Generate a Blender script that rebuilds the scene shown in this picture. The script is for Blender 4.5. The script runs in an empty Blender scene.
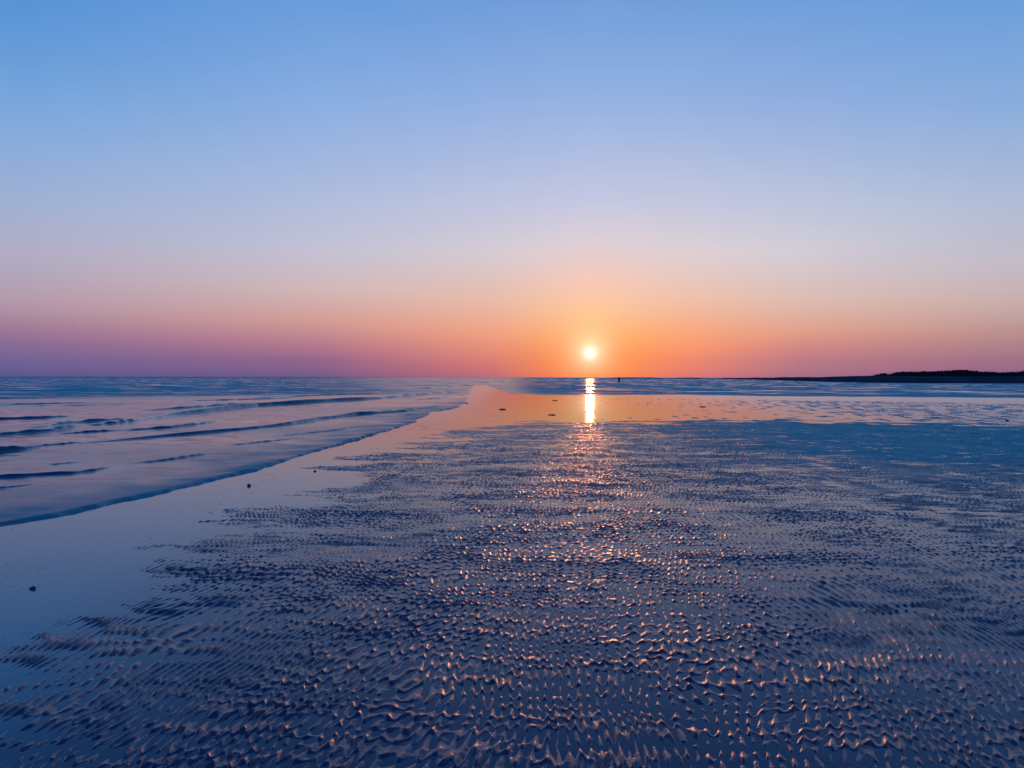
import bpy, bmesh, math, random
import numpy as np
from mathutils import Matrix, Vector, Euler

random.seed(7)
S = bpy.context.scene
C = S.collection
W, H, F = 1024, 768, 692.0
CAM_H = 1.5
HORIZON = 377.4
SUN_PX = (590, 353)

# ---------------------------------------------------------------- camera
cam = bpy.data.objects.new('camera', bpy.data.cameras.new('camera'))
C.objects.link(cam)
cam.data.sensor_width = 36.0
cam.data.lens = 36.0 * F / W
cam.data.clip_start = 0.05
cam.data.clip_end = 200000
pitch = math.atan((H / 2 - HORIZON) / F)
roll = math.radians(0.10)
RM = (Matrix.Rotation(math.radians(90) - pitch, 3, 'X') @ Matrix.Rotation(roll, 3, 'Z'))
cam.matrix_world = Matrix.Translation((0, 0, CAM_H)) @ RM.to_4x4()
S.camera = cam
S.render.resolution_x, S.render.resolution_y = W, H


def ray(px, py):
    return (RM @ Vector((px - W / 2, -(py - H / 2), -F))).normalized()


def ground(px, py, z=0.0):
    d = ray(px, py)
    t = (z - CAM_H) / d.z
    return Vector((d.x * t, d.y * t, z))


def gl(pts):
    return [(p.x, p.y) for p in (ground(*q) for q in pts)]


SUN = ray(*SUN_PX)
SUN_EL = math.asin(SUN.z)
SUN_AZ = math.atan2(SUN.x, SUN.y)

# ---------------------------------------------------------------- helpers


def tag(o, label=None, cat=None, group=None, kind=None):
    if label: o['label'] = label
    if cat: o['category'] = cat
    if group: o['group'] = group
    if kind: o['kind'] = kind
    return o


def link_mesh(name, verts, faces, mat, smooth=True):
    """verts (n,3) float array, faces (m,k) int array"""
    me = bpy.data.meshes.new(name)
    verts = np.ascontiguousarray(verts, np.float32)
    faces = np.ascontiguousarray(faces, np.int32)
    k = faces.shape[1]
    me.vertices.add(len(verts))
    me.vertices.foreach_set('co', verts.ravel())
    me.loops.add(faces.size)
    me.loops.foreach_set('vertex_index', faces.ravel())
    me.polygons.add(len(faces))
    me.polygons.foreach_set('loop_start', np.arange(0, faces.size, k, dtype=np.int32))
    me.update(calc_edges=True)
    if smooth:
        me.polygons.foreach_set('use_smooth', np.ones(len(faces), bool))
    me.materials.append(mat)
    o = bpy.data.objects.new(name, me)
    C.objects.link(o)
    return o


def hash2(ix, iy, seed):
    h = (ix.astype(np.int64) * 374761393 + iy.astype(np.int64) * 668265263 + seed * 1274126177) & 0xffffffff
    h = ((h ^ (h >> 13)) * 1274126177) & 0xffffffff
    h = (h ^ (h >> 16)) & 0xffffffff
    return h.astype(np.float32) / np.float32(4294967295.0)


def noise(x, y, seed=0):
    """gradient noise, about -1..1"""
    x0 = np.floor(x); y0 = np.floor(y)
    fx = (x - x0).astype(np.float32); fy = (y - y0).astype(np.float32)
    ux = fx * fx * fx * (fx * (fx * 6 - 15) + 10); uy = fy * fy * fy * (fy * (fy * 6 - 15) + 10)
    def g(dx, dy):
        a = hash2(x0 + dx, y0 + dy, seed) * np.float32(2 * math.pi)
        return np.cos(a) * (fx - dx) + np.sin(a) * (fy - dy)
    a = g(0, 0) * (1 - ux) + g(1, 0) * ux
    b = g(0, 1) * (1 - ux) + g(1, 1) * ux
    return (a * (1 - uy) + b * uy) * 1.5


def fbm(x, y, seed=0, n=3):
    s = 0; a = 1.0; t = 0
    for k in range(n):
        s = s + a * noise(x * 2 ** k, y * 2 ** k, seed + 31 * k); t += a; a *= .5
    return s / t * 1.25


def sstep(a, b, x):
    t = np.clip((x - a) / (b - a), 0, 1)
    return t * t * (3 - 2 * t)


def seg_dist(x, y, pts):
    """distance to an open polyline, and the 0..1 place along it"""
    best = np.full(x.shape, 1e9, np.float32); par = np.zeros(x.shape, np.float32); side = np.zeros(x.shape, np.float32)
    L = [0.0]
    for (a, b) in zip(pts[:-1], pts[1:]):
        L.append(L[-1] + math.hypot(b[0] - a[0], b[1] - a[1]))
    for i, (a, b) in enumerate(zip(pts[:-1], pts[1:])):
        dx, dy = b[0] - a[0], b[1] - a[1]
        ll = dx * dx + dy * dy
        t = np.clip(((x - a[0]) * dx + (y - a[1]) * dy) / ll, 0, 1)
        ex = x - (a[0] + t * dx); ey = y - (a[1] + t * dy)
        d = np.sqrt(ex * ex + ey * ey)
        m = d < best
        best = np.where(m, d, best)
        par = np.where(m, (L[i] + t * (L[i + 1] - L[i])) / L[-1], par)
        side = np.where(m, np.sign(dx * ey - dy * ex), side)     # + = left of the direction of travel
    return best, par, side


def inside(x, y, poly):
    r = np.zeros(x.shape, bool)
    n = len(poly)
    for i in range(n):
        (x1, y1), (x2, y2) = poly[i], poly[(i + 1) % n]
        if y1 == y2: continue
        c = ((y1 > y) != (y2 > y)) & (x < (x2 - x1) * (y - y1) / (y2 - y1) + x1)
        r ^= c
    return r


def fan(angles, radii):
    A, R = np.meshgrid(angles, radii)
    return (R * np.sin(A)).astype(np.float32), (R * np.cos(A)).astype(np.float32)


def grid_faces(nr, nc, keep=None):
    i = np.arange((nr - 1) * (nc - 1), dtype=np.int32)
    r = i // (nc - 1); c = i % (nc - 1)
    a = r * nc + c
    f = np.stack([a, a + 1, a + nc + 1, a + nc], 1)
    if keep is not None:
        k = keep.ravel()
        f = f[k[f].all(1)]
    return f


# ---------------------------------------------------------------- materials
def new_mat(name):
    m = bpy.data.materials.new(name); m.use_nodes = True
    nt = m.node_tree; nt.nodes.clear()
    out = nt.nodes.new('ShaderNodeOutputMaterial')
    return m, nt, out


def N(nt, kind, **kw):
    n = nt.nodes.new(kind)
    for k, v in kw.items():
        if k.startswith('i_'):
            key = k[2:]
            key = int(key) if key.isdigit() else key.replace('_', ' ')
            n.inputs[key].default_value = v
        else:
            setattr(n, k, v)
    return n


def simple(name, rgb, rough=.8, var=.35, scale=3.0, bump=0.0, spec=0.3):
    m, nt, out = new_mat(name)
    p = N(nt, 'ShaderNodeBsdfPrincipled', i_Roughness=rough)
    p.inputs['Specular IOR Level'].default_value = spec
    g = N(nt, 'ShaderNodeNewGeometry')
    no = N(nt, 'ShaderNodeTexNoise', i_Scale=scale, i_Detail=4.0)
    nt.links.new(g.outputs['Position'], no.inputs['Vector'])
    rp = N(nt, 'ShaderNodeValToRGB')
    rp.color_ramp.elements[0].position = .3; rp.color_ramp.elements[1].position = .7
    rp.color_ramp.elements[0].color = (*[c * (1 - var) for c in rgb], 1)
    rp.color_ramp.elements[1].color = (*[c * (1 + var) for c in rgb], 1)
    nt.links.new(no.outputs['Fac'], rp.inputs['Fac'])
    nt.links.new(rp.outputs['Color'], p.inputs['Base Color'])
    if bump:
        b = N(nt, 'ShaderNodeBump', i_Strength=1.0, i_Distance=bump)
        nt.links.new(no.outputs['Fac'], b.inputs['Height'])
        nt.links.new(b.outputs['Normal'], p.inputs['Normal'])
    nt.links.new(p.outputs[0], out.inputs['Surface'])
    return m


def sand_material():
    m, nt, out = new_mat('wet_sand')
    p = N(nt, 'ShaderNodeBsdfPrincipled', i_Roughness=.5)
    p.inputs['IOR'].default_value = 1.38
    p.inputs['Coat Weight'].default_value = .6
    p.inputs['Coat Roughness'].default_value = .22
    p.inputs['Coat IOR'].default_value = 1.33
    g = N(nt, 'ShaderNodeNewGeometry')
    no = N(nt, 'ShaderNodeTexNoise', i_Scale=1.3, i_Detail=6.0)
    nt.links.new(g.outputs['Position'], no.inputs['Vector'])
    rp = N(nt, 'ShaderNodeValToRGB')
    rp.color_ramp.elements[0].position = .3; rp.color_ramp.elements[1].position = .7
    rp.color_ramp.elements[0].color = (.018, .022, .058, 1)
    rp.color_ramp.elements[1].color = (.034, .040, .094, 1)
    nt.links.new(no.outputs['Fac'], rp.inputs['Fac'])
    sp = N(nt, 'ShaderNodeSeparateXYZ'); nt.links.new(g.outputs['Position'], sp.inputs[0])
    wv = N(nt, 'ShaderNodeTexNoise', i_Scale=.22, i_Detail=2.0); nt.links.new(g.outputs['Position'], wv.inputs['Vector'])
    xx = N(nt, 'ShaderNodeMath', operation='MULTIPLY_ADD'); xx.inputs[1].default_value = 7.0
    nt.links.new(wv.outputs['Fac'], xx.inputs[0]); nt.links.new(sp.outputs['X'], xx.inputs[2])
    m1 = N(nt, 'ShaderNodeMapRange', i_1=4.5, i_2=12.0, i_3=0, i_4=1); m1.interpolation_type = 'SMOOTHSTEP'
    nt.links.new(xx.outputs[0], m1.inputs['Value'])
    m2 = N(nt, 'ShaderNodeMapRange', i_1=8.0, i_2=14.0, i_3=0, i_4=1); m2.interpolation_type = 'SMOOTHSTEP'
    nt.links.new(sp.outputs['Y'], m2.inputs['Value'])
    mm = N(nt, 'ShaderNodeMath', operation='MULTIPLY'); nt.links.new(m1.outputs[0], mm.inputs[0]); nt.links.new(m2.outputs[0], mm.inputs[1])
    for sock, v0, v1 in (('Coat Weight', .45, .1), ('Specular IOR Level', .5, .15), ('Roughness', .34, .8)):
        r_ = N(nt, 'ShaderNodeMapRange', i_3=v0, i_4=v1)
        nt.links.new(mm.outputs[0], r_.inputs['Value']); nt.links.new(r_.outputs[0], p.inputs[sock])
    bc = N(nt, 'ShaderNodeMix', data_type='RGBA'); bc.inputs[7].default_value = (.003, .34, .33, 1)  # teal of the high sky's reflection put into the far right sand's colour
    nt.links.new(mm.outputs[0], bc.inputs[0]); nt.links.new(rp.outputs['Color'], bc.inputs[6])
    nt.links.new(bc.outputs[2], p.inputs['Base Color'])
    n2 = N(nt, 'ShaderNodeTexNoise', i_Scale=90.0, i_Detail=3.0)
    nt.links.new(g.outputs['Position'], n2.inputs['Vector'])
    b = N(nt, 'ShaderNodeBump', i_Strength=1.0, i_Distance=.0022)
    nt.links.new(n2.outputs['Fac'], b.inputs['Height'])
    nt.links.new(b.outputs['Normal'], p.inputs['Normal'])
    nt.links.new(b.outputs['Normal'], p.inputs['Coat Normal'])
    nt.links.new(p.outputs[0], out.inputs['Surface'])
    return m


def film_material():
    """the thin sheet of clear water lying on the sand"""
    m, nt, out = new_mat('shallow_clear_water')
    g = N(nt, 'ShaderNodeNewGeometry')
    mp = N(nt, 'ShaderNodeMapping'); mp.inputs['Scale'].default_value = (2.4, .8, 1.0)
    nt.links.new(g.outputs['Position'], mp.inputs['Vector'])
    n1 = N(nt, 'ShaderNodeTexNoise', i_Scale=9.0, i_Detail=3.0)
    n2 = N(nt, 'ShaderNodeTexNoise', i_Scale=.35, i_Detail=2.0)
    nt.links.new(mp.outputs[0], n1.inputs['Vector']); nt.links.new(mp.outputs[0], n2.inputs['Vector'])
    ra = N(nt, 'ShaderNodeMapRange', i_1=.4, i_2=.65, i_3=.0004, i_4=.0022)
    nt.links.new(n2.outputs['Fac'], ra.inputs['Value'])
    b = N(nt, 'ShaderNodeBump', i_Strength=1.0)
    nt.links.new(ra.outputs[0], b.inputs['Distance'])
    nt.links.new(n1.outputs['Fac'], b.inputs['Height'])
    fr = N(nt, 'ShaderNodeFresnel', i_IOR=1.33)
    nt.links.new(b.outputs['Normal'], fr.inputs['Normal'])
    gl_ = N(nt, 'ShaderNodeBsdfGlossy', i_Roughness=.035)
    nt.links.new(b.outputs['Normal'], gl_.inputs['Normal'])
    sp = N(nt, 'ShaderNodeSeparateXYZ'); nt.links.new(g.outputs['Position'], sp.inputs[0])
    w1 = N(nt, 'ShaderNodeMath', operation='MULTIPLY_ADD'); w1.inputs[1].default_value = 12.0; nt.links.new(n2.outputs['Fac'], w1.inputs[0]); nt.links.new(sp.outputs['X'], w1.inputs[2])
    w2 = N(nt, 'ShaderNodeMapRange', i_1=7.0, i_2=24.0, i_3=.036, i_4=.21); nt.links.new(w1.outputs[0], w2.inputs['Value'])
    # ruffled among the ripples, calm beyond them and on the strip by the sea
    w3 = N(nt, 'ShaderNodeMapRange', i_1=24.5, i_2=21.5, i_3=0, i_4=.05); nt.links.new(sp.outputs['Y'], w3.inputs['Value'])
    w4 = N(nt, 'ShaderNodeMapRange', i_1=-2.6, i_2=-1.2, i_3=0, i_4=1); nt.links.new(sp.outputs['X'], w4.inputs['Value'])
    w5 = N(nt, 'ShaderNodeMath', operation='MULTIPLY'); nt.links.new(w3.outputs[0], w5.inputs[0]); nt.links.new(w4.outputs[0], w5.inputs[1])
    w6 = N(nt, 'ShaderNodeMath', operation='MAXIMUM'); nt.links.new(w5.outputs[0], w6.inputs[0]); nt.links.new(w2.outputs[0], w6.inputs[1])
    w7 = N(nt, 'ShaderNodeMapRange', i_1=2.5, i_2=-3.0, i_3=0, i_4=.15); nt.links.new(sp.outputs['X'], w7.inputs['Value'])
    w8 = N(nt, 'ShaderNodeMapRange', i_1=14, i_2=26, i_3=0, i_4=1); nt.links.new(sp.outputs['Y'], w8.inputs['Value'])
    w9 = N(nt, 'ShaderNodeMath', operation='MULTIPLY'); nt.links.new(w7.outputs[0], w9.inputs[0]); nt.links.new(w8.outputs[0], w9.inputs[1])
    w10 = N(nt, 'ShaderNodeMath', operation='MAXIMUM'); nt.links.new(w9.outputs[0], w10.inputs[0]); nt.links.new(w6.outputs[0], w10.inputs[1])
    nt.links.new(w10.outputs[0], gl_.inputs['Roughness'])
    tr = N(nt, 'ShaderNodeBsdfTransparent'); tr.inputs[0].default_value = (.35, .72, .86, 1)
    # blue painted into the body to deepen its sky reflection, stronger by the sea
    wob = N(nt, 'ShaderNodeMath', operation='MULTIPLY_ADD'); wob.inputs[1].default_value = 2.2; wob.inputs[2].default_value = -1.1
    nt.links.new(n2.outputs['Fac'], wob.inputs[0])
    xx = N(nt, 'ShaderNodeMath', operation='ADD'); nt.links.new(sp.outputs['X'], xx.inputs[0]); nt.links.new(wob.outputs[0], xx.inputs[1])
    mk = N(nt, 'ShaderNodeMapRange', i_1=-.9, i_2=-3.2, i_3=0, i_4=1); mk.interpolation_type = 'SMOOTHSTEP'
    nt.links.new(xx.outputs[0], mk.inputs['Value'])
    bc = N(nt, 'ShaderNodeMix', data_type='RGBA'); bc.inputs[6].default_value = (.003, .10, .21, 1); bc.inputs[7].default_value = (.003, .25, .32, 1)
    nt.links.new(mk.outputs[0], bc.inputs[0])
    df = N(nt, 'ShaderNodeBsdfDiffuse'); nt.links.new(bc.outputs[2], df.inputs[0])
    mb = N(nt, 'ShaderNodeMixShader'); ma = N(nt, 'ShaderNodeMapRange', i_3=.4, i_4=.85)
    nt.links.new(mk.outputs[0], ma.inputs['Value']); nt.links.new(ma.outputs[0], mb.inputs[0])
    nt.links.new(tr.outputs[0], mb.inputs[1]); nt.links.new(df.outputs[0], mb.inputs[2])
    mx = N(nt, 'ShaderNodeMixShader')
    nt.links.new(fr.outputs[0], mx.inputs[0]); nt.links.new(mb.outputs[0], mx.inputs[1]); nt.links.new(gl_.outputs[0], mx.inputs[2])
    nt.links.new(mx.outputs[0], out.inputs['Surface'])
    return m


def sea_material():
    m, nt, out = new_mat('sea_water')
    g = N(nt, 'ShaderNodeNewGeometry')
    at = N(nt, 'ShaderNodeAttribute', attribute_name='ruffle')
    mp = N(nt, 'ShaderNodeMapping'); mp.inputs['Scale'].default_value = (.55, 1.0, 1.0)
    nt.links.new(g.outputs['Position'], mp.inputs['Vector'])
    n1 = N(nt, 'ShaderNodeTexNoise', i_Scale=3.2, i_Detail=4.0)
    nt.links.new(mp.outputs[0], n1.inputs['Vector'])
    sub = N(nt, 'ShaderNodeVectorMath', operation='SUBTRACT'); sub.inputs[1].default_value = (.5, .5, .5)
    nt.links.new(n1.outputs['Color'], sub.inputs[0])
    flat = N(nt, 'ShaderNodeVectorMath', operation='MULTIPLY'); flat.inputs[1].default_value = (.8, 1.4, 0)
    nt.links.new(sub.outputs[0], flat.inputs[0])
    d = N(nt, 'ShaderNodeVectorMath', operation='SCALE')
    nt.links.new(at.outputs['Fac'], d.inputs['Scale']); nt.links.new(flat.outputs[0], d.inputs[0])
    b = N(nt, 'ShaderNodeVectorMath', operation='ADD')
    nt.links.new(g.outputs['Normal'], b.inputs[0]); nt.links.new(d.outputs[0], b.inputs[1])
    nb = N(nt, 'ShaderNodeVectorMath', operation='NORMALIZE'); nt.links.new(b.outputs[0], nb.inputs[0])
    p = N(nt, 'ShaderNodeBsdfPrincipled', i_Roughness=.06)
    bc = N(nt, 'ShaderNodeMix', data_type='RGBA'); bc.inputs[6].default_value = (.003, .06, .12, 1); bc.inputs[7].default_value = (.001, .37, .38, 1)  # ruffled water: teal of the reflected upper sky put into its base colour
    cf = N(nt, 'ShaderNodeMapRange', i_1=.28, i_2=.8); nt.links.new(at.outputs['Fac'], cf.inputs['Value'])
    nt.links.new(cf.outputs[0], bc.inputs[0]); nt.links.new(bc.outputs[2], p.inputs['Base Color'])
    p.inputs['IOR'].default_value = 1.33
    rg = N(nt, 'ShaderNodeMapRange', i_1=.0, i_2=1.0, i_3=.04, i_4=.95)
    nt.links.new(at.outputs['Fac'], rg.inputs['Value']); nt.links.new(rg.outputs[0], p.inputs['Roughness'])
    nt.links.new(nb.outputs[0], p.inputs['Normal'])
    nt.links.new(p.outputs[0], out.inputs['Surface'])
    return m


# ---------------------------------------------------------------- sand with ripples
def spaced(segments):
    r = [segments[0][0]]
    for (a, b, s0, s1) in segments:
        while r[-1] < b:
            t = (r[-1] - a) / (b - a)
            r.append(r[-1] + s0 + (s1 - s0) * t)
    return np.array(r)


def angles_for(core, step, wide, step_w):
    c = np.arange(-core, core, step)
    l = np.arange(-wide, -core, step_w); r = np.arange(core, wide + 1e-6, step_w)
    return np.radians(np.concatenate([l, c, r]))


RIPPLE_EDGE = gl([(493, 425), (478, 430), (440, 441), (400, 456), (360, 476), (330, 493), (300, 512), (262, 538), (225, 562), (180, 590),
                  (130, 612), (80, 640), (20, 655), (-60, 690), (-200, 760)])
RIPPLE_POLY = RIPPLE_EDGE + [(-3, .3), (30, .3)] + gl([(2400, 470), (1500, 432), (1024, 428), (900, 424), (720, 421), (620, 423)])


def sand_height(x, y):
    d = np.full(x.shape, 1e9, np.float32)
    pl = RIPPLE_POLY + RIPPLE_POLY[:1]
    d, _, _ = seg_dist(x, y, pl)
    d = np.where(inside(x, y, RIPPLE_POLY), d, -d)
    dist = np.sqrt(x * x + y * y)
    # wandering coordinates: crests run away from the camera, along the shore
    wx = x - .13 * y + .19 * noise(x / 1.2, y / 1.7, 3) + .036 * noise(x / .33, y / .5, 4) + .009 * noise(x / .10, y / .16, 5)
    ph = wx / .049 + .55 * noise(x / .26, y / .42, 6)
    r1 = .5 + .5 * np.cos(2 * math.pi * ph + .5 * np.sin(2 * math.pi * ph))
    vy = y + .26 * noise(x / .8, y / .6, 8) + .10 * noise(x / .22, y / .22, 9)
    p2 = 2 * math.pi * vy / .23
    r2 = .5 + .5 * np.cos(p2 + .8 * np.sin(p2))
    flank = .5 + .5 * np.cos(p2 + .9)
    row = noise(x / .34, y / .11, 12)
    seg = noise(x / .055, y / .13, 13)
    big = noise(x / 2.2, y / .50, 14)
    mid = noise(x / .6, y / .22, 15)
    # tongue-shaped ripples: steep towards the camera, gentle away from it; straight ripples take over at the sides
    lad = sstep(-.35, .5, noise(x / 1.5, y / 1.1, 18) + 1.05 - np.abs(x - .10 * y) / (1.35 + .24 * dist))
    cm = np.clip(.66 + .34 * (r2 - .5) + .42 * row + .28 * seg, .05, 1.5)
    patch = 1 + .28 * noise(x / 1.3, y / .8, 19)
    straight = .0168 * patch * (r1 ** 1.2) * cm + .0020 * r2
    ty = y + .15 * noise(x / .7, y / .6, 28) + .042 * noise(x / .17, y / .2, 29) + .022 * np.cos(2 * math.pi * (ph * .7 + .3 * noise(x / .2, y / .2, 30))) + .02 * noise(x / .045, y / .12, 31)
    tp = ty / .108
    tu = tp - np.floor(tp)
    tcell = np.clip(.86 + .45 * noise(x / .066 + 7.7 * np.floor(tp), np.floor(tp) * 3.37, 32) + .38 * row + .25 * big, 0, 1.5)
    saw = np.where(tu < .2, sstep(0, .2, tu), np.clip((1 - tu) / .8, 0, 1) ** 1.25)
    tongue = .0138 * patch * tcell * saw * (.62 + .38 * r1) + .0035 * (r1 - .4)
    wob = .05 * noise(x / .3, y / .3, 24)
    rn = 1 - np.abs(noise((x + wob) / .15, (y + wob) / .075, 22))
    h = straight * (1 - lad) + tongue * lad + .35 * straight * lad * (1 - saw) * .5 + .0022 * (np.clip(rn, 0, 1) ** 4 - .25)
    h = h + .0036 * big + .0026 * mid + (.0014 + .0026 * sstep(8, 15, dist)) * row + .0007 * noise(x / .03, y / .04, 17)
    # margins and standing height
    edge = d + .9 * noise(x / 1.9, y / .8, 20) * np.clip(dist / 8, .5, 3) + .35 * noise(x / .5, y / .25, 21)
    inn = sstep(-1.3, .3, edge / np.clip(dist / 9, .55, 2.2))
    teal = sstep(9.5, 13, dist) * sstep(3.0, 8.0, x) * .0028
    inn = np.maximum(inn, .62 * sstep(20, 24, dist) * sstep(6, 13, x - .12 * dist))
    base = -.0028 - .0014 * sstep(5.0, 3.2, dist) - .016 * (1 - inn) + teal
    # worm casts and odd crests that stand out of the smooth sheet
    spot = .026 * sstep(.72, .86, noise(x / .045, y / .07, 78)) * sstep(-.1, .5, noise(x / 1.5, y / .8, 79)) * (1 - inn) * sstep(20, 12, dist) * .8
    bar = .026 * sstep(.52 - .45 * sstep(3, 14, x), .80, noise(x / .38, y / 1.1, 77)) * sstep(-.2, .4, noise(x / 6, y / 3.5, 80) + .6 * sstep(4, 14, x)) * sstep(21, 24, dist)
    return base + h * (.35 + .65 * inn) + spot + bar


ang = angles_for(41, .062, 62, .5)
rad = spaced([(1.1, 5, .008, .008), (5, 12, .009, .016), (12, 30, .018, .045), (30, 50, .05, .25)])
X, Y = fan(ang, rad)
Z = np.empty_like(X)
for i in range(0, len(rad), 250):
    Z[i:i + 250] = sand_height(X[i:i + 250], Y[i:i + 250])
Z[-1] = -.5; Z[:, 0] = -.5; Z[:, -1] = -.5; Z[0] = -.5
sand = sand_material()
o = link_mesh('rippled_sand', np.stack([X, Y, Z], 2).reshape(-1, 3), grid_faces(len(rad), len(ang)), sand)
tag(o, kind='structure')
print('sand verts', X.size)
# the level bed below everything, out to the horizon
Rb = 90000.0
bed = np.array([[-Rb, -Rb, -.45], [Rb, -Rb, -.45], [Rb, Rb, -.45], [-Rb, Rb, -.45]])
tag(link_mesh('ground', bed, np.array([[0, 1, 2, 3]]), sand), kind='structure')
film = np.array([[-900, -900, 0], [900, -900, 0], [900, 900, 0], [-900, 900, 0.0]])
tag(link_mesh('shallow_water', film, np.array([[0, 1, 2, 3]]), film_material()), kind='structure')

# ---------------------------------------------------------------- sea
FRONT = [(-900, 720), (-400, 604), (-200, 568), (-60, 539), (0, 527), (60, 516), (115, 502.5), (175, 490), (230, 477), (262, 467), (305, 456), (327, 450),
         (347, 442), (380, 435), (405, 425), (420, 418), (442, 410), (462, 405.5), (466, 399), (467, 393), (470, 389), (472, 386.5), (476, 385.4)]
BACK = [(486, 385.2), (493, 387.5), (499, 390), (507, 392.6), (530, 394.8), (580, 395.3), (680, 394.6), (760, 396), (900, 397), (1024, 398), (1500, 404), (3500, 420)]
front = gl(FRONT); back = gl(BACK)
far = 60000
sea_poly = front + back + [(far, back[-1][1]), (far, far), (-far, far), (-far, front[0][1])]
WAVES = [  # crest lines traced and laid back on the water: points, height (m), thickness across (m)
    ([(-60, 423), (0, 420), (45, 418.5), (76, 416.5)], .10, 1.0),
    ([(-60, 441), (0, 436), (50, 431.5), (84, 426.5)], .13, .9),
    ([(40, 428), (75, 423.5), (100, 421.5), (126, 419.5)], .10, .9),
    ([(92, 426), (115, 424), (142, 420.5)], .10, .8),
    ([(142, 420.5), (190, 414), (256, 406.5), (330, 402), (380, 399), (425, 395), (452, 391.5)], .27, 1.3),
    ([(150, 411), (190, 408.5), (230, 405.5), (262, 403.5)], .13, 1.4),
    ([(60, 435), (90, 433), (122, 431)], .06, .6),
    ([(122, 431.5), (170, 428.5), (217, 422.5)], .085, .7),
    ([(70, 445.5), (120, 441), (175, 436.5), (256, 429), (290, 425), (317, 420.5), (355, 415.5), (405, 412), (446, 405)], .10, .7),
    ([(-80, 463), (0, 453), (22, 450.5), (42, 447.5)], .12, .7),
    ([(-80, 486), (0, 479), (36, 476.5), (72, 474.5), (92, 472), (112, 468)], .05, .45),
    ([(46, 466.5), (62, 464.8), (82, 463)], .02, .3),
    ([(132, 464.8), (165, 461.5), (190, 457.5), (210, 454.5)], .035, .35),
    ([(-30, 494), (0, 489.5), (36, 485.5)], .02, .3),
    ([(276, 437), (310, 434), (340, 430.5), (364, 426)], .04, .4),
    ([(330, 393), (350, 391.7), (372, 390.6), (392, 389)], .16, 1.6),
    ([(398, 390.5), (425, 388.7), (450, 387), (472, 385.2)], .22, 2.2),
    ([(420, 386), (450, 384.2), (480, 382.8), (505, 381.6)], .30, 3),
    ([(160, 398), (205, 395.5), (256, 393.5), (276, 392.8)], .10, 1.6),
    ([(-40, 407), (62, 406.3), (150, 404.5)], .05, .9),
    ([(-60, 400), (0, 399), (60, 398)], .10, 1.6),
    ([(-60, 391.5), (60, 391), (200, 389.5)], .14, 2.6),
    ([(300, 384), (380, 382.8), (450, 381.6)], .25, 2.2),
    ([(250, 398), (330, 395.5), (400, 393)], .12, .9),
    ([(180, 401.5), (240, 400), (300, 398)], .09, .9),
    ([(438, 395.2), (452, 393.5), (466, 392)], .12, .8),
    ([(330, 418), (380, 413.5), (430, 409)], .05, .5),
    ([(408, 401), (440, 398.5), (458, 396)], .09, .7),
    ([(-20, 405.5), (40, 404.5), (90, 403)], .07, 1.0),
    ([(28, 447.5), (52, 445.5), (84, 443.5)], .04, .4),
    ([(228, 446.5), (260, 443), (292, 440)], .03, .3),
    ([(560, 384.5), (700, 385), (900, 386), (1100, 387)], .06, 2.6),
    ([(520, 387.5), (640, 388.5), (800, 389.5), (1100, 391)], .04, 2.0),
]
ang = angles_for(41, .10, 86, .8)
rad = spaced([(5.5, 30, .018, .05), (30, 120, .055, .5)])
rad = np.concatenate([rad, rad[-1] * np.exp(np.linspace(.005, math.log(45000 / rad[-1]), 420))])
X, Y = fan(ang, rad)
D, P, _ = seg_dist(X, Y, front + back)
ins = inside(X, Y, sea_poly)
SD = np.where(ins, D, -D)
Df, Pf, _ = seg_dist(X, Y, front)
R = np.sqrt(X * X + Y * Y)
# swash front: a low rolling lip that thins out far away and round the spit
lip = .026 * (1 - .6 * sstep(.06, .35, Pf)) * (1 - sstep(.80, .97, Pf)) * (.9 + .8 * noise(X / 1.1, Y / 2.4, 40))
is_front = sstep(0, .3, D - Df + .3)
is_front = np.where(Df <= D + .05, 1.0, 0.0)
SDw = SD + (.06 * noise(X / .7, Y / .9, 41) + .16 * noise(X / 2.2, Y / 3.5, 43) + .03 * noise(X / .2, Y / .25, 42)) * np.clip(R / 10, .6, 5)
shape = sstep(-.02, .06, SDw) * (.35 + .75 * np.exp(-np.clip(SDw - .08, 0, 99) / .35))
Zs = .010 * sstep(-.05, .15, SDw) - .03 * sstep(0.02, -.12, SDw) + is_front * lip * shape
for k, (pts, hgt, thick) in enumerate(WAVES):
    g = gl(pts); thick *= .6; hgt *= .72
    xs = [p[0] for p in g]; ys = [p[1] for p in g]; mrg = thick * 4
    m = (X > min(xs) - mrg) & (X < max(xs) + mrg) & (Y > min(ys) - mrg) & (Y < max(ys) + mrg)
    if not m.any(): continue
    x, y = X[m], Y[m]
    x = x + .14 * thick * noise(x / (4 * thick), y / (4 * thick), 60 + k); y = y + .14 * thick * noise(x / (3 * thick), y / (3 * thick), 90 + k)
    d, p, s = seg_dist(x, y, g)
    t = d * s / thick                       # + seaward, - towards the shore
    end = np.sin(math.pi * np.clip(p, 0, 1)) ** .45
    end = np.where((p <= 0) | (p >= 1), 0, end)
    prof = np.where(t < 0, np.exp(-(t / .15) ** 2), np.exp(-(t / .8) ** 2))
    am = 1.35 * hgt * end * (.8 + .45 * noise(p * 9 + k, p * 0 + k * 3.3, 120 + k))
    Zs[m] += np.clip(am, 0, None) * prof * sstep(.02, .5, SD[m])
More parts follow.
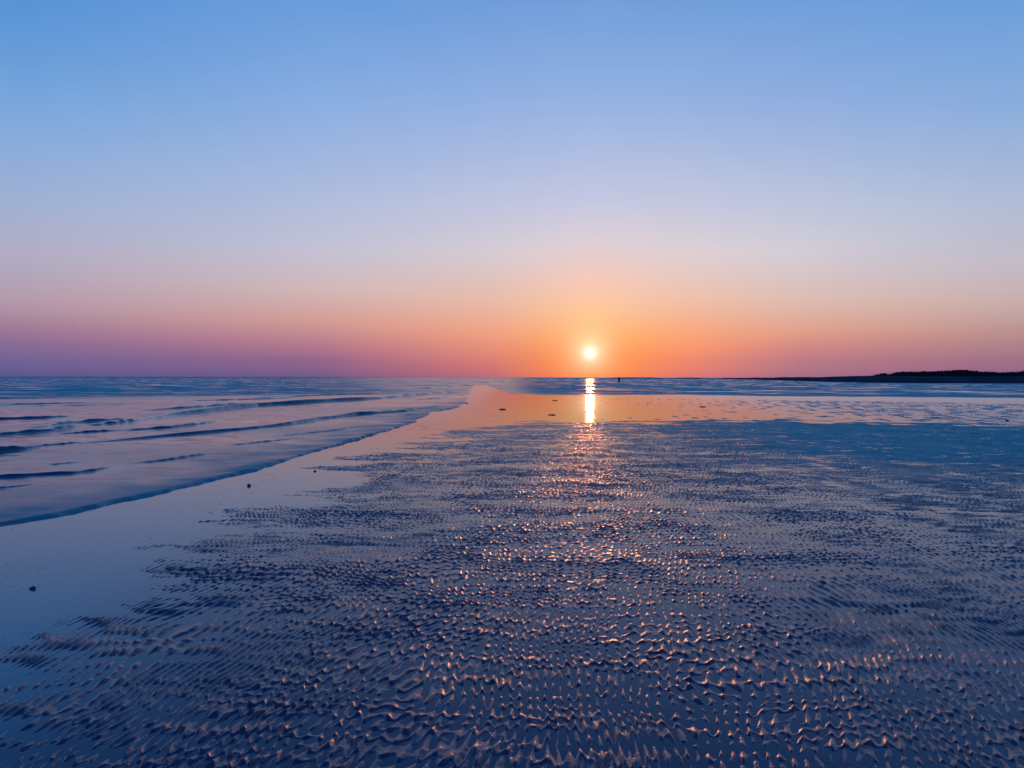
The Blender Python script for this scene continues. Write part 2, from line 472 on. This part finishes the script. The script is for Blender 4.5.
# open-water chop
chop = fbm(X / 2.6, Y / 1.1, 50, 3) * .016 + fbm(X / 9, Y / 3.0, 51, 2) * .03
Zs += chop * sstep(2.5, 14, SD) * sstep(24, 70, R) * (1 + .5 * sstep(48, 80, R))
Zs += sstep(.15, 1.2, SD) * .0022 * fbm(X / .5, Y / .22, 55, 2)
DX = X / R
side_m = .16 + .84 * sstep(.08, .42, -DX - .03) + 1.05 * sstep(.02, .12, DX + .03) + .2 * sstep(.2, .5, DX)
ruf = np.clip(.16 + .16 * fbm(X / 30, Y / 6, 52, 2), .05, 1) + (.66 + .30 * fbm(X / (R * .6), R ** .5 * 1.6, 57, 2)) * sstep(48, 75, R) * side_m
near = np.exp(-np.clip(SD, 0, 99) / (.7 + R * .03)) * is_front * np.clip(.62 + .6 * fbm(X / 1.2, Y / .8, 53, 2), .1, 1)
ruf = np.clip(ruf + .45 * near * sstep(60, 25, R), 0, 1.0)
o = link_mesh('sea', np.stack([X, Y, Zs], 2).reshape(-1, 3), grid_faces(len(rad), len(ang), SD > -.30), sea_material())
at = o.data.attributes.new('ruffle', 'FLOAT', 'POINT'); at.data.foreach_set('value', ruf.astype(np.float32).ravel())
tag(o, kind='structure')
print('sea verts', X.size)

# ---------------------------------------------------------------- low land on the skyline
m_bank = simple('dune_sand', (.030, .055, .070), .95, .25, .15, 0, 0)
m_scrub = simple('dark_scrub', (.014, .018, .016), .95, .4, .4, 0, 0)


def land_strip(name, line, half, hgt_fn, mat, nseg=260, ncross=14):
    """a low land form along a line of ground points: cross sections from the waterline back to its far side"""
    pts = []
    L = [0.0]
    for a, b in zip(line[:-1], line[1:]): L.append(L[-1] + math.hypot(b[0] - a[0], b[1] - a[1]))
    rng = np.random.default_rng(5)
    for i in range(nseg + 1):
        s = L[-1] * i / nseg
        k = min(max(j for j in range(len(L)) if L[j] <= s), len(line) - 2)
        t = (s - L[k]) / (L[k + 1] - L[k])
        x = line[k][0] + t * (line[k + 1][0] - line[k][0]); y = line[k][1] + t * (line[k + 1][1] - line[k][1])
        rr = math.hypot(x, y); ux, uy = x / rr, y / rr
        for j in range(ncross + 1):
            c = j / ncross
            dd = c * half(s / L[-1])
            pts.append((x + ux * dd, y + uy * dd, hgt_fn(s / L[-1], c)))
    V = np.array(pts)
    return link_mesh(name, V, grid_faces(nseg + 1, ncross + 1), mat)


def n1(v, seed):
    return float(noise(np.array([v], np.float64), np.array([seed * .37], np.float64), seed)[0])


bank_line = gl([(722, 378.9), (760, 379.7), (800, 381.0), (835, 382.0), (880, 383.0), (1024, 383.6), (1300, 385.5), (1700, 389)])


def bank_h(u, c):
    top = 1.2 + 1.05 * min(1, u * 1.0) + .25 * n1(u * 14, 3)
    f = min(1, c / .22) if c < .8 else max(0, (1 - c) / .2)
    return -.06 + (top + .06) * f ** .8


land_strip('dune_bank', bank_line, lambda u: 26 + 60 * (1 - u), bank_h, m_bank).__setitem__('kind', 'structure')

# scrub-covered dune hump standing on the bank: silhouette heights in metres at its own distance
hump_line = []
SIL = [(868, 376.3), (874, 374.8), (880, 373.4), (884, 373.0), (891, 374.0), (897, 371.4), (903, 371.2), (918, 371.2), (928, 371.0), (938, 370.4),
       (950, 370.0), (958, 369.2), (966, 369.4), (975, 370.6), (990, 371.6), (1003, 372.0), (1016, 371.8), (1024, 370.4), (1045, 368.5), (1100, 369.5), (1180, 367), (1300, 369), (1450, 368), (1600, 372)]
DH = 262.0
leaf = []
rng = random.Random(3)


def sil_y(px):
    for (a, ya), (b, yb) in zip(SIL[:-1], SIL[1:]):
        if a <= px <= b: return ya + (yb - ya) * (px - a) / (b - a)
    return SIL[-1][1]


V = []; Fc = []
ncr = 12
cols = np.arange(868, 1600, .7)
for i, px in enumerate(cols):
    d = ray(px, HORIZON + .002 * px); hd = Vector((d.x, d.y, 0)).normalized()
    top = CAM_H + DH * (HORIZON + 1.5e-3 * (px - 512) - sil_y(px)) / F * math.sqrt(1 + ((px - 512) / F) ** 2) ** -1 * 1.0
    top += .22 * n1(px * .35, 9) + .12 * n1(px * .9, 10)
    top = max(top, 1.6)
    for j in range(ncr + 1):
        c = j / ncr
        prof = min(1, (c / .35)) ** .6 if c < .35 else (1 if c < .6 else ((1 - c) / .4) ** .7)
        dist = DH - 12 + 46 * c
        V.append((hd.x * dist, hd.y * dist, .9 + (top * (.97 + .05 * n1(px * .4 + c * 17, 11)) - .9) * prof))
Fq = grid_faces(len(cols), ncr + 1)
tag(link_mesh('dune_hill', np.array(V), Fq, m_scrub), kind='structure')
# scrub canopy: leafy clumps over the hump
lv = []; lf = []
for _ in range(26000):
    i = rng.randrange(len(cols)); j = rng.randint(1, ncr - 3)
    b = V[i * (ncr + 1) + j]
    if b[2] < 1.7: continue
    s = rng.uniform(.08, .2)
    cx, cy, cz = b[0] + rng.gauss(0, .6), b[1] + rng.gauss(0, .8), b[2] + rng.gauss(0, .07)
    k = len(lv)
    for q in range(3):
        lv.append((cx + rng.uniform(-s, s), cy + rng.uniform(-s, s), cz + rng.uniform(-s, s)))
    lf.append((k, k + 1, k + 2))
tag(link_mesh('dune_scrub', np.array(lv), np.array(lf), m_scrub, smooth=False), kind='stuff',
    label='dark scrub covering the low dune hump at the far right', cat='scrub')


def mound(name, x0, x1, dist, top, depth):
    line = []
    for px in (x0, (x0 * 2 + x1) / 3, (x0 + 2 * x1) / 3, x1):
        d = ray(px, HORIZON); hd = Vector((d.x, d.y, 0)).normalized()
        line.append((hd.x * dist, hd.y * dist))
    o = land_strip(name, line, lambda u: depth, lambda u, c: -.1 + (top + .1) * math.sin(math.pi * u) ** .35 * math.sin(math.pi * c) ** .6 * (1 + .2 * n1(u * 12, 7)), m_bank, 80, 8)
    tag(o, kind='structure')


mound('sandbank', 606, 662, 1500, 2.2, 60)
mound('sandbank', 674, 704, 1350, 1.9, 50)

# ---------------------------------------------------------------- people far out on the flats
m_skin = simple('skin', (.30, .18, .13), .6, .05, 8)
m_coat = simple('dark_coat', (.022, .022, .028), .8, .2, 9)
m_trouser = simple('dark_trousers', (.020, .022, .032), .85, .2, 9)
m_hair = simple('dark_hair', (.015, .012, .010), .6, .2, 30)


def skin_mesh(name, verts, edges, radii, mat, parent=None, sub=1, root=0):
    me = bpy.data.meshes.new(name)
    me.from_pydata([Vector(v) for v in verts], edges, [])
    o = bpy.data.objects.new(name, me); C.objects.link(o)
    md = o.modifiers.new('skin', 'SKIN')
    for i, r in enumerate(radii):
        me.skin_vertices[0].data[i].radius = (r, r) if not isinstance(r, tuple) else r
        me.skin_vertices[0].data[i].use_root = (i == root)
    s = o.modifiers.new('sub', 'SUBSURF'); s.levels = s.render_levels = sub
    dg = bpy.context.evaluated_depsgraph_get()
    nm = bpy.data.meshes.new_from_object(o.evaluated_get(dg))
    o.modifiers.clear(); o.data = nm; nm.name = name
    nm.materials.clear(); nm.materials.append(mat)
    for p in nm.polygons: p.use_smooth = True
    if parent: o.parent = parent
    return o


def person(loc, rotz, hgt, label, stride=.18, bulk=1.0):
    k = hgt / 1.75
    root = bpy.data.objects.new('person', None); C.objects.link(root)
    root.location = loc; root.rotation_euler = (0, 0, rotz); root.scale = (k, k, k)
    tag(root, label, 'person', 'people far out on the flats')
    st = stride
    B = [(0, 0, .93), (0, .01, 1.12), (0, 0, 1.36), (0, 0, 1.47), (0, -.01, 1.58), (0, -.015, 1.68),       # pelvis..head
         (.19, 0, 1.38), (.25, .08, 1.10), (.24, -.04, .87), (.24, -.07, .78),                                  # arm
         (-.19, 0, 1.38), (-.25, -.06, 1.10), (-.24, -.16, .89), (-.24, -.20, .81),
         (.09, 0, .88), (.10, -st * .7, .49), (.10, -st * .8, .09), (.10, -st * .8 - .16, .04),
         (-.09, 0, .88), (-.10, st * .5, .49), (-.10, st * 1.4, .10), (-.10, st * 1.4 - .14, .04)]
    E = [(0, 1), (1, 2), (2, 3), (3, 4), (4, 5), (2, 6), (6, 7), (7, 8), (8, 9), (2, 10), (10, 11), (11, 12), (12, 13),
         (0, 14), (14, 15), (15, 16), (16, 17), (0, 18), (18, 19), (19, 20), (20, 21)]
    Rr = [(.15, .11), (.14, .11), (.17, .11), .055, .085, .08, .06, .045, .036, .03, .06, .045, .036, .03,
          .085, .058, .042, .04, .085, .058, .042, .04]
    body = skin_mesh('body', B, E, Rr, m_skin, root)
    # jacket, trousers, hair as clothing over the body
    jk = [B[0], B[1], B[2], (0, 0, 1.45), B[6], B[7], (.245, -.02, .92), B[10], B[11], (-.245, -.13, .94), (0, 0, .14)]
    skin_mesh('jacket', jk, [(0, 1), (1, 2), (2, 3), (2, 4), (4, 5), (5, 6), (2, 7), (7, 8), (8, 9), (0, 10)],
              [(.18 * bulk, .14), (.175 * bulk, .145), (.20 * bulk, .14), .075, .085, .066, .052, .085, .066, .052, (.17 * bulk, .2)], m_coat, root)
    tr = [B[0], B[14], B[15], (B[16][0], B[16][1], .10), B[18], B[19], (B[20][0], B[20][1], .11)]
    skin_mesh('trousers', tr, [(0, 1), (1, 2), (2, 3), (0, 4), (4, 5), (5, 6)], [(.16, .125), .11, .08, .065, .11, .08, .065], m_trouser, root)
    skin_mesh('hair', [(0, .02, 1.62), (0, .01, 1.70), (0, -.04, 1.735)], [(0, 1), (1, 2)], [.085, .092, .06], m_hair, root)
    return root


person(ground(619, 382.6), math.radians(25), 1.9, 'larger dark figure of a person standing on the flats just right of the sun', .12, 2.0)
person(ground(688, 379.9), math.radians(-40), 1.75, 'tiny distant dark figure of a person standing near the skyline', .1, 1.0)

# ---------------------------------------------------------------- stones, weed and shells on the wet sand
m_stone = simple('dark_wet_stone', (.025, .026, .03), .45, .4, 60, .002)
m_weed = simple('dark_wet_weed', (.02, .022, .015), .5, .4, 60, .003)


def lump(name, px, py, w, hgt, d, mat, label, cat, group=None, seed=0, rot=0.0):
    bm = bmesh.new()
    bmesh.ops.create_icosphere(bm, subdivisions=3, radius=1)
    for v in bm.verts:
        p = v.co
        n = n1(p.x * 1.3 + p.z * .7 + seed, 70 + seed) * .25 + n1(p.y * 1.7 - p.z + seed * 2, 71 + seed) * .22 + n1((p.x + p.y) * 3.7 + seed, 72) * .10
        v.co = p * (1 + n)
        v.co.x *= w / 2; v.co.y *= d / 2; v.co.z = max(v.co.z, -.6) * hgt / 1.6
    me = bpy.data.meshes.new(name); bm.to_mesh(me); bm.free()
    me.materials.append(mat)
    for p in me.polygons: p.use_smooth = True
    o = bpy.data.objects.new(name, me); C.objects.link(o)
    g = ground(px, py)
    o.location = (g.x, g.y, hgt * .25); o.rotation_euler = (0, 0, rot)
    return tag(o, label, cat, group)


lump('stone', 249, 486, .05, .036, .05, m_stone, 'blackish pebble standing alone on the smooth wet strip beside the swash edge', 'pebble', seed=1)
lump('stone', 33, 589, .042, .022, .034, m_stone, 'dark low pebble lying alone in the blue shallows near the left edge', 'pebble', seed=2)
lump('seaweed_clump', 502.5, 409.5, .34, .05, .25, m_weed, 'dark clump of weed on pink sand, nearest to the end of the surf lines', 'seaweed', seed=3)
lump('seaweed_clump', 552, 415, .28, .035, .2, m_weed, 'low dark clump of weed just left of the bright sun reflection, the nearer of two', 'seaweed', seed=4)
lump('seaweed_clump', 555, 400.6, .36, .04, .3, m_weed, 'thin dark streak of weed on the far orange sand left of the sun reflection', 'seaweed', seed=5)
lump('seaweed_clump', 702.5, 407, .30, .04, .25, m_weed, 'dark flat clump of weed on the pink sand below the tiny distant figure', 'seaweed', seed=6)
lump('seaweed_clump', 1007, 421, .14, .05, .12, m_weed, 'small dark clump on the pale wet sand near the right edge', 'seaweed', seed=7)
lump('stone', 315, 471.5, .042, .022, .04, m_stone, 'small dark pebble on pinkish wet strip, the nearer of a close pair', 'pebble', seed=8)
lump('stone', 320.5, 466.5, .042, .016, .04, m_stone, 'small flat pebble on pinkish wet strip, the farther of a close pair', 'pebble', seed=9)
specks = [(197, 505), (205, 499.5), (220, 504), (234.5, 511), (194, 526.5), (132, 535.5), (150, 538.5), (80, 562), (42.5, 569), (6, 564), (7, 576.5), (38, 573),
          (254, 486), (267, 475), (297, 493), (223, 497.5), (241, 498.5), (267, 509), (288, 509), (300, 480), (337, 467), (446, 421.5), (403, 437), (116, 541), (62, 552)]
for i, (px, py) in enumerate(specks):
    s = (py - 378) / 1038
    w = rng.uniform(.9, 1.7) / (F * s) * .7
    lump('pebble', px, py, w, w * .4, w * .8, m_stone, 'tiny dark pebble dotting the smooth wet sand between surf and ripples', 'pebble', 'tiny pebbles scattered on the wet strip', seed=20 + i, rot=rng.uniform(0, 3))

# ---------------------------------------------------------------- short vapour trails low in the left sky
m_tr, nt, out = new_mat('vapour')
vp = N(nt, 'ShaderNodeVolumePrincipled')
vp.inputs['Color'].default_value = (.97, .95, .96, 1); vp.inputs['Density'].default_value = .008; vp.inputs['Anisotropy'].default_value = .75
nt.links.new(vp.outputs[0], out.inputs['Volume'])


def trail(p0, p1, wpx, label):
    D0 = 20000.0
    a = Vector((0, 0, CAM_H)) + ray(*p0) * D0; b = Vector((0, 0, CAM_H)) + ray(*p1) * (D0 * .985)
    ax = (b - a); L = ax.length; ax.normalize()
    u = ax.orthogonal().normalized(); v = ax.cross(u)
    vs = []; n = 12; m = 14
    for j in range(m + 1):
        t = j / m
        r = wpx / F * D0 * .5 * (math.sin(math.pi * min(max(t, .02), .98)) ** .7) * (1 + .15 * n1(t * 6, 33))
        for i in range(n):
            q = 2 * math.pi * i / n
            vs.append(tuple(ax * (t * L) + u * (r * math.cos(q)) + v * (r * math.sin(q))))
    fs = [(j * n + i, j * n + (i + 1) % n, (j + 1) * n + (i + 1) % n, (j + 1) * n + i) for j in range(m) for i in range(n)]
    o = link_mesh('vapour_trail', np.array(vs), np.array(fs), m_tr)
    o.location = a
    tag(o, label, 'vapour trail', 'short vapour trails in the left sky')


trail((71.8, 328.4), (76.8, 321.6), 1.5, 'slanting short pale vapour trail, the brighter and higher of two over the sea')
trail((63.2, 338.2), (63.9, 332.2), 1.0, 'upright faint vapour trail, the lower of two over the sea')

# ---------------------------------------------------------------- sky
def lin(c):
    c = c / 255.0
    return c / 12.92 if c <= .04045 else ((c + .055) / 1.055) ** 2.4


ZEN = [(38, (62, 128, 208)), (50, (20, 98, 190)), (90, (2, 62, 150))]
SKY = {   # azimuth off the sun (deg): picture column, rows with their colours
    0: (590, {0: (115, 160, 220), 100: (150, 180, 228), 200: (198, 200, 226), 240: (222, 208, 215), 280: (248, 200, 182), 310: (253, 193, 145), 335: (253, 170, 95), 355: (254, 138, 48), 377: (250, 112, 30)}),
    8: (690, {0: (114, 160, 220), 100: (148, 178, 226), 200: (196, 200, 224), 250: (222, 208, 212), 300: (240, 190, 165), 330: (248, 165, 125), 345: (250, 148, 110), 360: (232, 128, 110), 377: (198, 106, 118)}),
    16: (800, {0: (112, 160, 220), 100: (145, 175, 225), 200: (190, 198, 222), 250: (212, 206, 215), 300: (222, 188, 176), 330: (226, 158, 138), 345: (210, 135, 130), 360: (182, 118, 134), 377: (150, 100, 135)}),
    29: (1004, {0: (108, 160, 220), 100: (138, 174, 222), 200: (178, 190, 216), 260: (198, 188, 200), 300: (204, 175, 172), 330: (188, 145, 145), 345: (174, 128, 138), 360: (158, 110, 136), 377: (130, 92, 140)}),
    -22: (312, {0: (105, 157, 221), 100: (139, 175, 227), 200: (178, 190, 222), 250: (197, 194, 212), 290: (211, 183, 182), 320: (212, 155, 148), 345: (180, 118, 140), 360: (142, 98, 140), 377: (98, 84, 138)}),
    -8: (490, {0: (112, 158, 220), 100: (146, 177, 227), 200: (191, 197, 224), 250: (214, 204, 212), 300: (232, 186, 166), 330: (240, 160, 130), 345: (230, 140, 118), 365: (203, 110, 114), 377: (166, 92, 122)}),
    -42: (20, {0: (88, 148, 216), 50: (102, 156, 218), 100: (120, 167, 220), 150: (141, 174, 219), 200: (160, 177, 213), 250: (178, 174, 198), 300: (182, 155, 172), 330: (160, 120, 150), 345: (135, 106, 150), 360: (112, 98, 150), 377: (82, 84, 140)}),
}
world = bpy.data.worlds.new('World'); S.world = world; world.use_nodes = True
nt = world.node_tree; nt.nodes.clear()
out = nt.nodes.new('ShaderNodeOutputWorld')
tc = nt.nodes.new('ShaderNodeTexCoord')


def M(op, a, b=None, c=None, clamp=False):
    n = nt.nodes.new('ShaderNodeMath'); n.operation = op; n.use_clamp = clamp
    for i, v in enumerate((a, b, c)):
        if v is None: continue
        if isinstance(v, (int, float)): n.inputs[i].default_value = v
        else: nt.links.new(v, n.inputs[i])
    return n.outputs[0]


nv = nt.nodes.new('ShaderNodeVectorMath'); nv.operation = 'NORMALIZE'
nt.links.new(tc.outputs['Generated'], nv.inputs[0])
sx = nt.nodes.new('ShaderNodeSeparateXYZ'); nt.links.new(nv.outputs[0], sx.inputs[0])
el = M('MULTIPLY', M('ARCSINE', M('ABSOLUTE', sx.outputs['Z'])), 180 / math.pi)
fac = M('SQRT', M('DIVIDE', el, 90.0))
azs = M('ARCTAN2', sx.outputs['X'], sx.outputs['Y'])
az = M('SUBTRACT', azs, SUN_AZ)
az = M('MULTIPLY', M('ARCTAN2', M('SINE', az), M('COSINE', az)), 180 / math.pi)
cols_ = []
for a, (px, rows) in sorted(SKY.items()):
    st = []
    for y, c in rows.items():
        e = math.degrees(math.atan((377.4 - min(y, 377.0)) / math.hypot(F, px - 512)))
        st.append((math.sqrt(max(e, .0) / 90), c))
    st += [(math.sqrt(e / 90), c) for e, c in ZEN]
    st.sort()
    rp = nt.nodes.new('ShaderNodeValToRGB'); cr = rp.color_ramp; cr.interpolation = 'EASE' if False else 'LINEAR'
    while len(cr.elements) < len(st): cr.elements.new(.5)
    for e_, (p_, c) in zip(cr.elements, [(0, 0)] * len(st)): pass
    for i, (p_, c) in enumerate(st):
        cr.elements[i].position = p_
    for i, (p_, c) in enumerate(st):
        cr.elements[i].color = (lin(c[0]), lin(c[1]), lin(c[2]), 1)
    nt.links.new(fac, rp.inputs[0])
    cols_.append((a, rp.outputs[0]))


def mixc(f, a, b):
    n = nt.nodes.new('ShaderNodeMix'); n.data_type = 'RGBA'
    nt.links.new(f, n.inputs[0])
    for s, v in ((6, a), (7, b)):
        if isinstance(v, tuple): n.inputs[s].default_value = v
        else: nt.links.new(v, n.inputs[s])
    return n.outputs[2]


def ramp(v, a, b, smooth=True):
    n = nt.nodes.new('ShaderNodeMapRange'); n.interpolation_type = 'SMOOTHSTEP' if smooth else 'LINEAR'
    n.inputs[1].default_value = a; n.inputs[2].default_value = b
    nt.links.new(v, n.inputs[0])
    return n.outputs[0]


col = cols_[0][1]
for (a0, _), (a1, c1) in zip(cols_[:-1], cols_[1:]):
    col = mixc(ramp(az, a0, a1, False), col, c1)
# opposite side of the sky: duller dusk
back_c = nt.nodes.new('ShaderNodeMix'); back_c.data_type = 'RGBA'; back_c.blend_type = 'MULTIPLY'; back_c.inputs[0].default_value = 1
nt.links.new(cols_[0][1], back_c.inputs[6]); back_c.inputs[7].default_value = (.62, .70, .82, 1)
col = mixc(ramp(M('ABSOLUTE', az), 55, 140), col, back_c.outputs[2])
# aureole and disc
dt = nt.nodes.new('ShaderNodeVectorMath'); dt.operation = 'DOT_PRODUCT'
nt.links.new(nv.outputs[0], dt.inputs[0]); dt.inputs[1].default_value = SUN
sa = M('MULTIPLY', M('ARCCOSINE', M('MINIMUM', dt.outputs['Value'], 1.0)), 180 / math.pi)


def glow(width, power, colour):
    e = M('EXPONENT', M('MULTIPLY', M('POWER', M('DIVIDE', sa, width), power), -1.0))
    n = nt.nodes.new('ShaderNodeMix'); n.data_type = 'RGBA'; n.clamp_factor = False
    nt.links.new(e, n.inputs[0]); n.inputs[6].default_value = (0, 0, 0, 1); n.inputs[7].default_value = (*colour, 1)
    return n.outputs[2]


def addc(a, b):
    n = nt.nodes.new('ShaderNodeMix'); n.data_type = 'RGBA'; n.blend_type = 'ADD'; n.inputs[0].default_value = 1
    nt.links.new(a, n.inputs[6]); nt.links.new(b, n.inputs[7])
    return n.outputs[2]


col = addc(col, glow(.30, 1.15, (1.5, 1.45, 1.45)))
col = addc(col, glow(3.2, 1.5, (.06, .075, .03)))
col = addc(col, glow(1.45, 1.5, (.40, .44, .40)))
bg = nt.nodes.new('ShaderNodeBackground'); bg.inputs['Strength'].default_value = .97
nt.links.new(col, bg.inputs[0])
sky = nt.nodes.new('ShaderNodeTexSky'); sky.sky_type = 'NISHITA'; sky.sun_disc = False
sky.sun_elevation = SUN_EL; sky.sun_rotation = SUN_AZ
sky.air_density = 1.0; sky.dust_density = .5; sky.ozone_density = 4.0
bg2 = nt.nodes.new('ShaderNodeBackground'); bg2.inputs['Strength'].default_value = .008
nt.links.new(sky.outputs[0], bg2.inputs[0])
ad = nt.nodes.new('ShaderNodeAddShader')
nt.links.new(bg.outputs[0], ad.inputs[0]); nt.links.new(bg2.outputs[0], ad.inputs[1])
nt.links.new(ad.outputs[0], out.inputs['Surface'])

# ---------------------------------------------------------------- sun
sl = bpy.data.lights.new('sun', 'SUN'); sl.energy = .27; sl.angle = math.radians(.53); sl.color = (1, .30, .085)
so = bpy.data.objects.new('sun', sl); C.objects.link(so)
so.rotation_euler = (-SUN).to_track_quat('-Z', 'Y').to_euler()

vs = S.view_settings
vs.view_transform = 'Standard'; vs.look = 'None'; vs.exposure = 0; vs.gamma = 1; vs.use_curve_mapping = False
S.cycles.max_bounces = 8; S.cycles.volume_bounces = 8; S.cycles.transparent_max_bounces = 8
S.cycles.sample_clamp_indirect = 4
